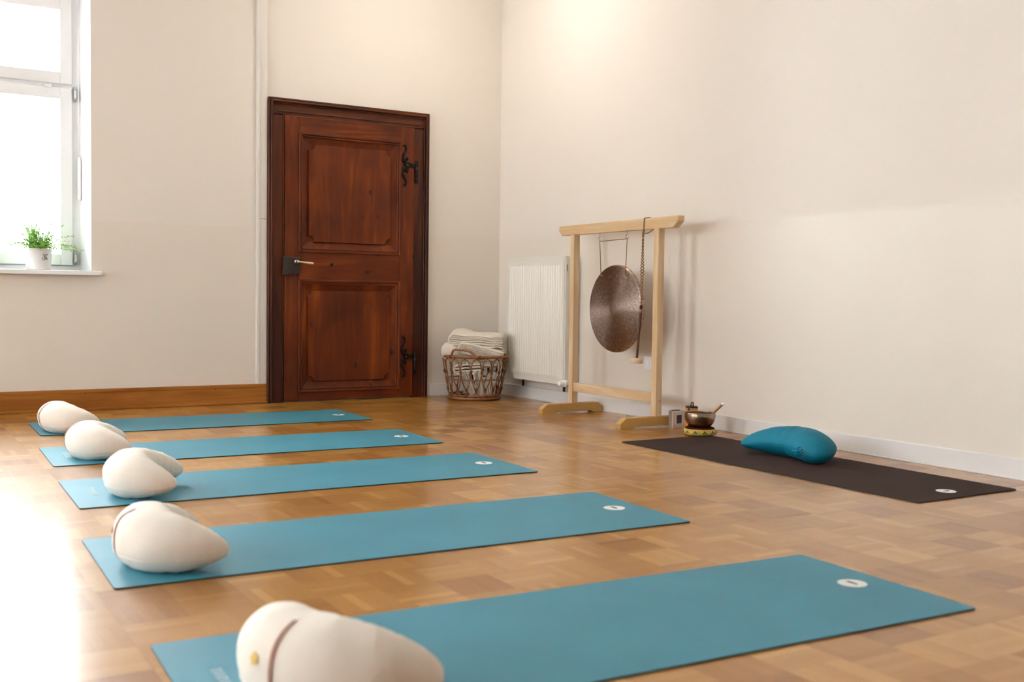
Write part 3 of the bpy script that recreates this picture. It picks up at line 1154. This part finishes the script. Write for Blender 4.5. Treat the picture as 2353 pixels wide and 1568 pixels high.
def crescent(name, loc, rz, half, a0, b0, mat, label, group=None, tipz=.055, seed=1, ribbon=True, p=2.2, q=.62, qh=.62, e=.88, pn=None, wr=.0045):
    """half: Bezier of the centreline from the middle of the back (on -x) to the horn at -y; mirrored for the other horn.
    a0 half width, b0 full height"""
    root = tag(empty(name, loc, rz), label, 'cushion', group)
    NT, NP = 84, 40
    sd = Vector((seed * 3.1, seed * 1.7, seed * 5.3))

    def path(t):
        w = bez(half, abs(t))
        return Vector((w.x, w.y if t >= 0 else -w.y))

    def section(t, ph, grow=0.):
        s = max(0., 1 - abs(t) ** (pn if (pn and t < 0) else p))
        a = a0 * s ** q + .0035 + grow
        hh = b0 * (s ** qh) * .5 + .004 + grow
        zc = b0 * .5 * .93 * (1 - abs(t) ** 3) + tipz * abs(t) ** 3
        C_ = path(t)
        d_ = (path(min(1, t + .02)) - path(max(-1, t - .02))).normalized()
        no = Vector((d_.y, -d_.x))
        c, sn = math.cos(ph), math.sin(ph)
        rx = a * math.copysign(abs(c) ** e, c)
        z = zc + hh * math.copysign(abs(sn) ** e, sn)
        if z < .004:
            z = .0015
        P = Vector((C_.x + no.x * rx, C_.y + no.y * rx, z))
        # puckers where the fabric gathers, stronger towards the horns
        nz = mnoise.noise(Vector((t * 6, c * 1.3, sn * 1.3)) + sd)
        fine = mnoise.noise(Vector((t * 30, rx * 10, z * 5)) + sd)
        amp = wr * (.25 + .75 * (abs(t) ** 1.5)) * (1 if z > .006 else 0)
        P += Vector((no.x * c, no.y * c, sn)) * (nz * .004 * s + fine * amp * (.35 + .65 * s))
        if P.z < .0012:
            P.z = .0012
        return P
    vs, fs = [], []
    for i in range(NT + 1):
        u = -1 + 2 * i / NT
        t = math.sin(u * PI / 2) * .5 + u * .5
        for j in range(NP):
            vs.append(section(t, 2 * PI * j / NP))
    for i in range(NT):
        for j in range(NP):
            l = (j + 1) % NP
            fs.append((i * NP + j, i * NP + l, (i + 1) * NP + l, (i + 1) * NP + j))
    fs.append(tuple(range(NP)))
    fs.append(tuple(NT * NP + j for j in range(NP)))
    body = MB().add(vs, fs).build('cover', mat, root, smooth=True)
    # seams along the outer and inner edges
    for ph, nm in ((math.radians(-22), 'outer_seam'), (math.radians(192), 'inner_seam')):
        pts = [section(-0.985 + 1.97 * k / 60, ph, .0002) for k in range(61)]
        MB().tube(pts, .0010, 6).build(nm, mat, root, smooth=True)
    if ribbon:
        t0 = RIB
        w = .011
        rv, rf = [], []
        n = 26
        for k in range(n + 1):
            ph = math.radians(-78 + 150 * k / n)
            for d in (-w, w):
                rv.append(section(t0 + d, ph, .0016))
        for k in range(n):
            rf.append((2 * k, 2 * k + 1, 2 * k + 3, 2 * k + 2))
        MB().add(rv, rf).build('ribbon', M['ribbon'], root, smooth=True)
        lv = []
        cP = section(t0 - .10, math.radians(12), .0018)
        ax = (section(t0 - .16, math.radians(12), .0018) - cP).normalized()
        az = (section(t0 - .10, math.radians(26), .0018) - cP).normalized()
        nn = ax.cross(az).normalized()
        if nn.x > 0:
            nn = -nn
        pet = []
        for k in range(40):
            a = 2 * PI * k / 40
            r_ = .012 * (.62 + .38 * abs(math.cos(2.5 * a)))
            pet.append((math.cos(a) * r_, math.sin(a) * r_))
        mb = MB()
        mb.prism(pet, lambda u, v, d: tuple(cP + ax * u + az * v + nn * d), -.001, .0012)
        mb.build('flower_label', M['yellow'], root)
    return root


RIB = .03
CG = 'natural cotton crescent cushions on the blue mats'
CU = [((0.9645, 6.069), 3, .158, 'cream crescent cushion on the mat nearest the door wall', 1),
      ((0.947, 5.060), -8, .158, 'cream crescent cushion on the second mat from the door wall', 2),
      ((0.9285, 4.057), -18, .158, 'cream crescent cushion on the middle blue mat', 3),
      ((0.757, 2.985), -1, .160, 'cream crescent cushion on the second nearest blue mat', 4),
      ((0.764, 1.832), 20, .178, 'cream crescent cushion nearest the camera, cut by the bottom edge', 5)]
for (xy, rz, hh_, l_, sd_) in CU:
    crescent('meditation_cushion', (*xy, MT), math.radians(rz), [(-.106, 0), (-.106, -.116), (-.020, -.148), (.075, -.165)], .085, hh_, M['cushion'], l_, CG, seed=sd_)
tc_ = crescent('meditation_cushion', (3.50, 3.600, MT), math.radians(180), [(-.28, 0), (-.28, -.09), (-.22, -.17), (-.135, -.235)], .108, .145, M['teal'], 'teal blue crescent cushion on the dark mat by the right wall', None, seed=9, ribbon=False, p=1.8, q=.55, qh=.6, e=1.12, pn=3.6, tipz=.045)
# gathered fabric tie at the near horn
kc = Vector((-.085, .185, .060))
mb = MB()
for k in range(7):
    a = 2 * PI * k / 7
    r_ = .013 + .004 * (k % 2)
    mb.tube([kc + Vector((.012, 0, 0)), kc + Vector((.004 + .004 * (k % 2), r_ * .55 * math.cos(a), r_ * .55 * math.sin(a))), kc + Vector((.012, r_ * 1.2 * math.cos(a + .3), r_ * 1.2 * math.sin(a + .3))), kc + Vector((-.016, r_ * 1.15 * math.cos(a + .9), r_ * 1.15 * math.sin(a + .9)))], .005, 7, rr=[.006, .0055, .0045, .003])
mb.build('gathered_tie', M['teal'], tc_, smooth=True)

# ------------------------------------------------------------------ singing bowl group
BX, BY = 3.913, 4.452
bc = tag(empty('bowl_cushion', (BX, BY, MT)), 'round yellow brocade ring cushion under the singing bowl', 'cushion')
MB().lathe([(0, 0), (.078, 0), (.088, .004), (.0905, .017), (.088, .030), (.082, .0335), (.080, .034)], 40).build('brocade_band', M['brocade'], bc, smooth=True)
MB().lathe([(.084, .031), (.076, .040), (.05, .042), (0, .036)], 40).build('velvet_top', M['red'], bc, smooth=True)
for k in range(11):
    a = 2 * PI * k / 11 + .3
    mb = MB()
    for (u, v, r_) in ((0, .004, .0055), (.008, -.002, .004), (-.007, -.003, .0045)):
        mb.prism([(u + r_ * math.cos(2 * PI * q / 8), v + r_ * math.sin(2 * PI * q / 8)) for q in range(8)], lambda s, t, d: (d, s, t), 0, .0012)
    mb.build('woven_flower', M['brocade_dk'], bc, loc=(.0895 * math.cos(a), .0895 * math.sin(a), .017), rot=(0, 0, a))
bw = tag(empty('singing_bowl', (BX, BY, MT + .037)), 'bronze singing bowl standing on the yellow cushion', 'bowl')
prof = [(0, 0), (.035, .001), (.058, .010), (.074, .028), (.083, .050), (.085, .066), (.083, .082), (.0815, .085), (.0785, .085), (.080, .066), (.078, .050), (.069, .030), (.054, .014), (.033, .006), (0, .005)]
# denser profile
pr2 = []
for (a, b_) in zip(prof, prof[1:]):
    for k in range(3):
        pr2.append((a[0] + (b_[0] - a[0]) * k / 3, a[1] + (b_[1] - a[1]) * k / 3))
pr2.append(prof[-1])
MB().lathe(pr2, 56).build('bowl_wall', M['bowl'], bw, smooth=True)
MB().tube([(.0835 * math.cos(2 * PI * k / 56), .0835 * math.sin(2 * PI * k / 56), .0785) for k in range(56)], .0008, 6, closed=True).build('rim_line', M['bowl'], bw, smooth=True)
E_ = (Vector((BX + .018, BY + .004, .060)), Vector((BX + .076, BY - .090, .172)))
be = tag(empty('bowl_beater', E_[0]), 'wooden beater stick leaning in the singing bowl', 'mallet')
d_ = E_[1] - E_[0]
MB().tube([d_ * (k / 10) for k in range(11)], .007, 12).build('stick', M['beater'], be, smooth='auto')
MB().tube([d_ * 1.0, d_ * 1.02, d_ * 1.06, d_ * 1.08], .008, 12, rr=[.007, .0085, .008, .004]).build('tip', M['white'], be, smooth=True)

# clock
ck = tag(empty('desk_clock', (3.970, 4.754, 0)), 'small silver square desk clock on the floor beside the stand foot', 'clock')
w_, h_, dp = .094, .100, .036
cb = MB().box(0, w_, 0, dp, 0, h_).build('housing', M['silver_dk'], ck, bevel=.002)
mb = MB()
y = -.003
mb.box(0, w_, y, 0, 0, .024).box(0, w_, y, 0, h_ - .022, h_).box(0, .024, y, 0, .024, h_ - .022).box(w_ - .024, w_, y, 0, .024, h_ - .022)
fp = mb.build('front_plate', M['silver'], ck, bevel=.001)
mb = MB()
mb.box(.022, w_ - .022, -.005, -.002, .022, .027).box(.022, w_ - .022, -.005, -.002, h_ - .025, h_ - .020).box(.022, .027, -.005, -.002, .022, h_ - .02).box(w_ - .027, w_ - .022, -.005, -.002, .022, h_ - .02)
mb.build('screen_bezel', M['silver'], fp, bevel=.001)
MB().box(.024, w_ - .024, -.001, .001, .024, h_ - .022).build('screen', M['lcd'], ck)
MB().box(.014, w_ - .030, .006, dp - .008, h_, h_ + .004).build('snooze_bar', M['lock'], ck, bevel=.001)

# orange tin with a black loop
tn = tag(empty('orange_tin', (4.040, 4.670, 0)), 'small orange patterned tin with black lid and loop behind the bowl', 'tin')
MB().lathe([(0, 0), (.034, 0), (.035, .002), (.035, .128), (.034, .130), (0, .130)], 32).build('wall', M['orange'], tn, smooth='auto')
MB().lathe([(.0355, .126), (.0355, .133), (.033, .134), (0, .133)], 32).build('lid', M['dark'], tn, smooth='auto')
MB().tube([(-.014, -.012, .132), (-.016, -.012, .146), (-.010, -.012, .158), (0, -.012, .156), (.002, -.012, .132)], .0032, 8).build('loop', M['dark'], tn, smooth=True)
a_ = math.radians(205)
MB().tube([(.0375 * math.cos(a_), .0375 * math.sin(a_), z) for z in (.134, .12, .08, .04, .01)], .004, 8).build('strap', M['dark'], tn, smooth=True)
mb = MB()
for (a1, z1_, s_) in ((235, .078, .010), (246, .070, .012), (258, .066, .011), (250, .086, .006)):
    a = math.radians(a1)
    mb.tube([(.0352 * math.cos(a + k * .05), .0352 * math.sin(a + k * .05), z1_ + s_ * math.sin(k * 1.2)) for k in range(-4, 5)], .0014, 5)
mb.build('line_drawing', M['inkd'], tn)

# ------------------------------------------------------------------ basket
KX, KY = 3.790, 6.770
RB0, RB1, KH = .178, .238, .315
bk = tag(empty('rattan_basket', (KX, KY, 0)), 'round open rattan basket in the corner beside the door', 'basket')


def kr(z):
    return RB0 + (RB1 - RB0) * (z / KH) ** .85


def kp(th, z, off=0.):
    r = kr(z) + off
    return (r * math.cos(th), r * math.sin(th), z)


def ring(z, r, off=0., n=64, wob=0.):
    return [(lambda q: (q[0], q[1], q[2] + wob * math.sin(k * 1.7)))(kp(2 * PI * k / n, z, off)) for k in range(n)]


MB().tube(ring(KH, .011), .011, 10, closed=True).build('rim', M['rattan'], bk, smooth=True)
MB().tube(ring(.014, .010), .011, 10, closed=True).build('base_ring', M['rattan'], bk, smooth=True)
MB().tube(ring(.036, .005), .005, 8, closed=True).build('lower_ring', M['rattan'], bk, smooth=True)
MB().lathe([(0, .004), (RB0, .004), (RB0, .010), (0, .010)], 48).build('base_board', M['rattan_dk'], bk)
for ph in (0, PI):
    pts = []
    for k in range(192):
        th = 2 * PI * k / 192
        q = kp(th, .150 + .0035 * math.sin(24 * th + ph), .0045 * math.cos(24 * th + ph) + .002)
        pts.append(q)
    MB().tube(pts, .0028, 6, closed=True).build('twisted_ring', M['rattan'], bk, smooth=True)
NL = 18
dth = 2 * PI / NL
for k in range(NL):
    th = k * dth + .06
    # arch at the rim; both legs pinch at the neighbours' ties, swing back to the lower tie
    hz = [(-.0, .050, 0)]
    left = [(-.0 * dth, .06)]
    P = []
    for (u, z) in [(0.0, .072), (-.12, .085), (-.34, .130), (-.47, .175), (-.495, .205), (-.44, .240), (-.36, .272), (-.22, .292), (0, .300),
                   (.22, .292), (.36, .272), (.44, .240), (.495, .205), (.47, .175), (.34, .130), (.12, .085), (0.0, .072)]:
        P.append((u, z))
    # smooth
    Q = []
    for a, b_ in zip(P, P[1:]):
        for s in range(3):
            Q.append((a[0] + (b_[0] - a[0]) * s / 3, a[1] + (b_[1] - a[1]) * s / 3))
    Q.append(P[-1])
    MB().tube([kp(th + u * dth, z) for u, z in Q], .0042, 7).build('rattan_arch', M['rattan'], bk, smooth=True)
    # bottom loop between two lower ties
    P = [(0, .080), (.06, .055), (.2, .034), (.5, .026), (.8, .034), (.94, .055), (1, .080)]
    Q = []
    for a, b_ in zip(P, P[1:]):
        for s in range(3):
            Q.append((a[0] + (b_[0] - a[0]) * s / 3, a[1] + (b_[1] - a[1]) * s / 3))
    Q.append(P[-1])
    MB().tube([kp(th + u * dth, z, .001) for u, z in Q], .0042, 7).build('rattan_loop', M['rattan'], bk, smooth=True)
    for (u, z, s) in ((.5, .203, .011), (0, .078, .012)):
        MB().tube([kp(th + u * dth, z - s, .001), kp(th + u * dth, z + s, .001)], .0085, 8).build('binding', M['rattan_dk'], bk, smooth='auto')
    MB().tube([kp(th, .296), kp(th, .318)], .0062, 8).build('rim_binding', M['rattan_dk'], bk, smooth='auto')
# handle facing the room
for c_ in (math.radians(222), math.radians(42)):
    P = [(-.46, KH - .01), (-.44, KH + .02), (-.38, KH + .045), (-.28, KH + .052), (.06, KH + .050), (.18, KH + .040), (.34, KH + .012), (.42, KH)]
    Q = []
    for a, b_ in zip(P, P[1:]):
        for s in range(3):
            Q.append((a[0] + (b_[0] - a[0]) * s / 3, a[1] + (b_[1] - a[1]) * s / 3))
    Q.append(P[-1])
    hd = MB().tube([(RB1 * math.cos(c_ + u), RB1 * math.sin(c_ + u), z) for u, z in Q], .008, 9).build('handle', M['rattan'], bk, smooth=True)
    for u in (-.46, .46):
        MB().tube([((RB1) * math.cos(c_ + u - .05), (RB1) * math.sin(c_ + u - .05), KH), ((RB1) * math.cos(c_ + u + .05), (RB1) * math.sin(c_ + u + .05), KH)], .014, 10).build('handle_binding', M['rattan_dk'], hd, smooth='auto')


def folded(name, mat, label, L, D, n, t, loc, rot, seed, group, sag=.012, flare=.0):
    """a cloth folded into n nested layers; the fold lies at local -x"""
    mb = MB()
    sd = Vector((seed * 2.3, seed * 4.1, seed))
    NY = 10
    for k in range(n):
        r = t * (k + .55)
        path = []
        Lr = L * (1 - .03 * ((k * 37 + seed * 13) % 5) / 5)
        for s in range(9):
            path.append((Lr / 2 - (Lr - r) * s / 8, -r))
        for s in range(1, 8):
            a = -PI / 2 - PI * s / 8
            path.append((-Lr / 2 + r + r * math.cos(a), r * math.sin(a)))
        for s in range(9):
            path.append((-Lr / 2 + r + (Lr - r) * s / 8, r))
        # cross-section strip of the layer
        np_ = len(path)
        th = t * .33
        vs = []
        for j in range(NY + 1):
            yy = -D / 2 + D * j / NY
            for sgn in (-1, 1):
                for i, (x, z) in enumerate(path):
                    a = path[max(i - 1, 0)]
                    b2 = path[min(i + 1, np_ - 1)]
                    tx, tz = b2[0] - a[0], b2[1] - a[1]
                    l = math.hypot(tx, tz) or 1
                    nx, nz_ = -tz / l, tx / l
                    px_, pz = x + nx * th * sgn, z + nz_ * th * sgn
                    w = mnoise.noise(Vector((px_ * 9, yy * 9, k * .15)) + sd) * sag
                    w2 = mnoise.noise(Vector((px_ * 28, yy * 22, k * .35)) + sd) * t * .5
                    fl_ = flare * (px_ / L + .5) * (k / n) * (1 if z > 0 else -1)
                    vs.append((px_ + w * .4, yy + mnoise.noise(Vector((px_ * 14, k * .9, 3)) + sd) * .008, pz + w + w2 * .6 - .35 * (yy ** 2) * sag * 6 + fl_))
        fs = []
        row = 2 * np_
        for j in range(NY):
            for i in range(np_ - 1):
                a = j * row + i
                fs.append((a, a + 1, a + row + 1, a + row))
                c = a + np_
                fs.append((c, c + row, c + row + 1, c + 1))
            fs.append((j * row, (j + 1) * row, (j + 1) * row + np_, j * row + np_))
            e = j * row + np_ - 1
            fs.append((e, e + np_, e + row + np_, e + row))
        for j in (0, NY):
            for i in range(np_ - 1):
                a = j * row + i
                fs.append((a, a + np_, a + np_ + 1, a + 1) if j == 0 else (a, a + 1, a + np_ + 1, a + np_))
        mb.add(vs, fs)
    o = mb.build(name, mat, None, smooth=True)
    o.location = loc
    o.rotation_euler = rot
    tag(o, label, 'blanket', group)
    return o


BG = 'folded cotton blankets in the basket'
rc = math.atan2(-.518, .855)          # facing the camera
R_ = math.radians
folded('folded_blanket', M['linen'], 'topmost folded cream blanket on the basket pile', .395, .25, 3, .0140, (KX + .020, KY + .01, .440), (R_(6), R_(3), rc), 1, BG, sag=.020)
folded('folded_blanket', M['linen'], 'second folded cream blanket with fanned layers on the basket rim', .330, .25, 4, .0098, (KX + .035, KY - .035, .358), (R_(6), R_(13), rc), 2, BG, sag=.012)
folded('folded_blanket', M['linen'], 'crumpled cream blanket wedged between the two folded blankets', .190, .16, 3, .011, (KX + .095, KY - .075, .405), (R_(-10), R_(20), rc + PI * .96), 6, BG, sag=.05)
folded('folded_blanket', M['linen2'], 'folded white cloth inside the basket just under the rim', .230, .20, 3, .009, (KX + .035, KY - .045, .268), (R_(4), R_(-175), rc), 3, BG, sag=.02)
folded('folded_blanket', M['linen2'], 'white folded cloth standing on edge at the left of the basket', .190, .17, 4, .0075, (KX - .075, KY - .05, .125), (R_(0), R_(66), rc), 4, BG, sag=.02)
folded('folded_blanket', M['linen2'], 'white folded cloth standing upright in the middle of the basket', .200, .17, 4, .0075, (KX + .000, KY - .075, .120), (R_(0), R_(84), rc), 5, BG, sag=.018)
folded('folded_blanket', M['linen2'], 'cream folded cloth standing upright at the right of the basket', .190, .17, 4, .0085, (KX + .085, KY - .075, .118), (R_(0), R_(96), rc), 7, BG, sag=.018)
folded('folded_blanket', M['linen2'], 'cream folded cloth at the back of the basket', .22, .12, 5, .011, (KX + .02, KY + .09, .15), (R_(0), R_(90), rc), 8, BG, sag=.018)
# rolled bolster poking out at the left
bo = tag(empty('bolster', (KX - .135, KY + .035, .330)), 'white rounded bolster end poking out at the left of the basket', 'cushion')
mb = MB()
mb.lathe([(0, -.17), (.03, -.168), (.055, -.155), (.066, -.12), (.068, 0), (.066, .07), (.056, .098), (.034, .112), (.012, .116), (0, .116)], 28)
mb.build('cover', M['linen2'], bo, smooth=True, rot=(0, R_(-72), rc + .5))
folded('folded_blanket', M['linen2'], 'plump white cloth lying at the left inside the basket', .21, .18, 2, .020, (KX - .055, KY - .01, .225), (R_(0), R_(-8), rc), 11, BG, sag=.012)

# ------------------------------------------------------------------ potted plant on the sill
PX, PY, PZ = .912, 7.150, .8755
pt = tag(empty('potted_fern', (PX, PY, PZ)), 'feathery green fern in a white pot on the window sill', 'plant')
pc = MB().lathe([(0, 0), (.066, 0), (.070, .003), (.078, .125), (.079, .130), (.074, .130), (.072, .115), (0, .113)], 40).build('pot', M['pot'], pt, smooth='auto')
MB().lathe([(0, .117), (.04, .119), (.0735, .114)], 24).build('soil', M['soil'], pt, smooth=True)
# om sign painted on the pot
ath = math.atan2(-PY, -PX) + R_(28)


def onpot(u, v):
    a = ath + u / .074
    return ((.0752 + (v - .06) * .062) * math.cos(a), (.0752 + (v - .06) * .062) * math.sin(a), v)


mb = MB()
om = [[(-.012, .088), (-.006, .094), (.001, .090), (.000, .082), (-.005, .079), (.001, .076), (.004, .068), (-.002, .060), (-.010, .061), (-.015, .068), (-.0165, .075)],
      [(.001, .077), (.008, .080), (.012, .075), (.010, .067), (.015, .063), (.019, .067)],
      [(.004, .092), (.009, .088), (.015, .091), (.018, .096)], [(.0105, .097), (.0115, .099)]]
for s in om:
    mb.tube([onpot(u, v) for u, v in s], .0016, 6)
mb.build('om_sign', M['om'], pc)
# arching feathery fronds, each its own part
r2 = random.Random(11)
for k in range(110):
    a = r2.uniform(0, 2 * PI)
    lean = r2.uniform(.15, 1.15)
    ln = r2.uniform(.11, .25)
    st = Vector((r2.uniform(-.04, .04), r2.uniform(-.04, .04), .115))
    pts = []
    for s in range(11):
        t = s / 10
        r_ = ln * lean * (t ** 1.3)
        z = ln * (1.15 - .45 * lean) * t - ln * .55 * lean * t * t
        pts.append(st + Vector((math.cos(a) * r_, math.sin(a) * r_, max(z, -.06))))
    mb = MB()
    mb.tube(pts, .0009, 4, rr=[.0012 - .0008 * s / 10 for s in range(11)])
    for s in range(2, 11):
        t = s / 10
        for q in range(5):
            dr = Vector((r2.uniform(-1, 1), r2.uniform(-1, 1), r2.uniform(-.4, .9))).normalized()
            L_ = r2.uniform(.009, .024) * (1.2 - .6 * t)
            c = pts[s].lerp(pts[s - 1], r2.random())
            w = dr.orthogonal().normalized() * .0027
            mb.add([c - w, c + w, c + dr * L_ + w * .4, c + dr * L_ - w * .4], [(0, 1, 2, 3)])
    mb.build('frond', M['leaf'], pt, flip=False)
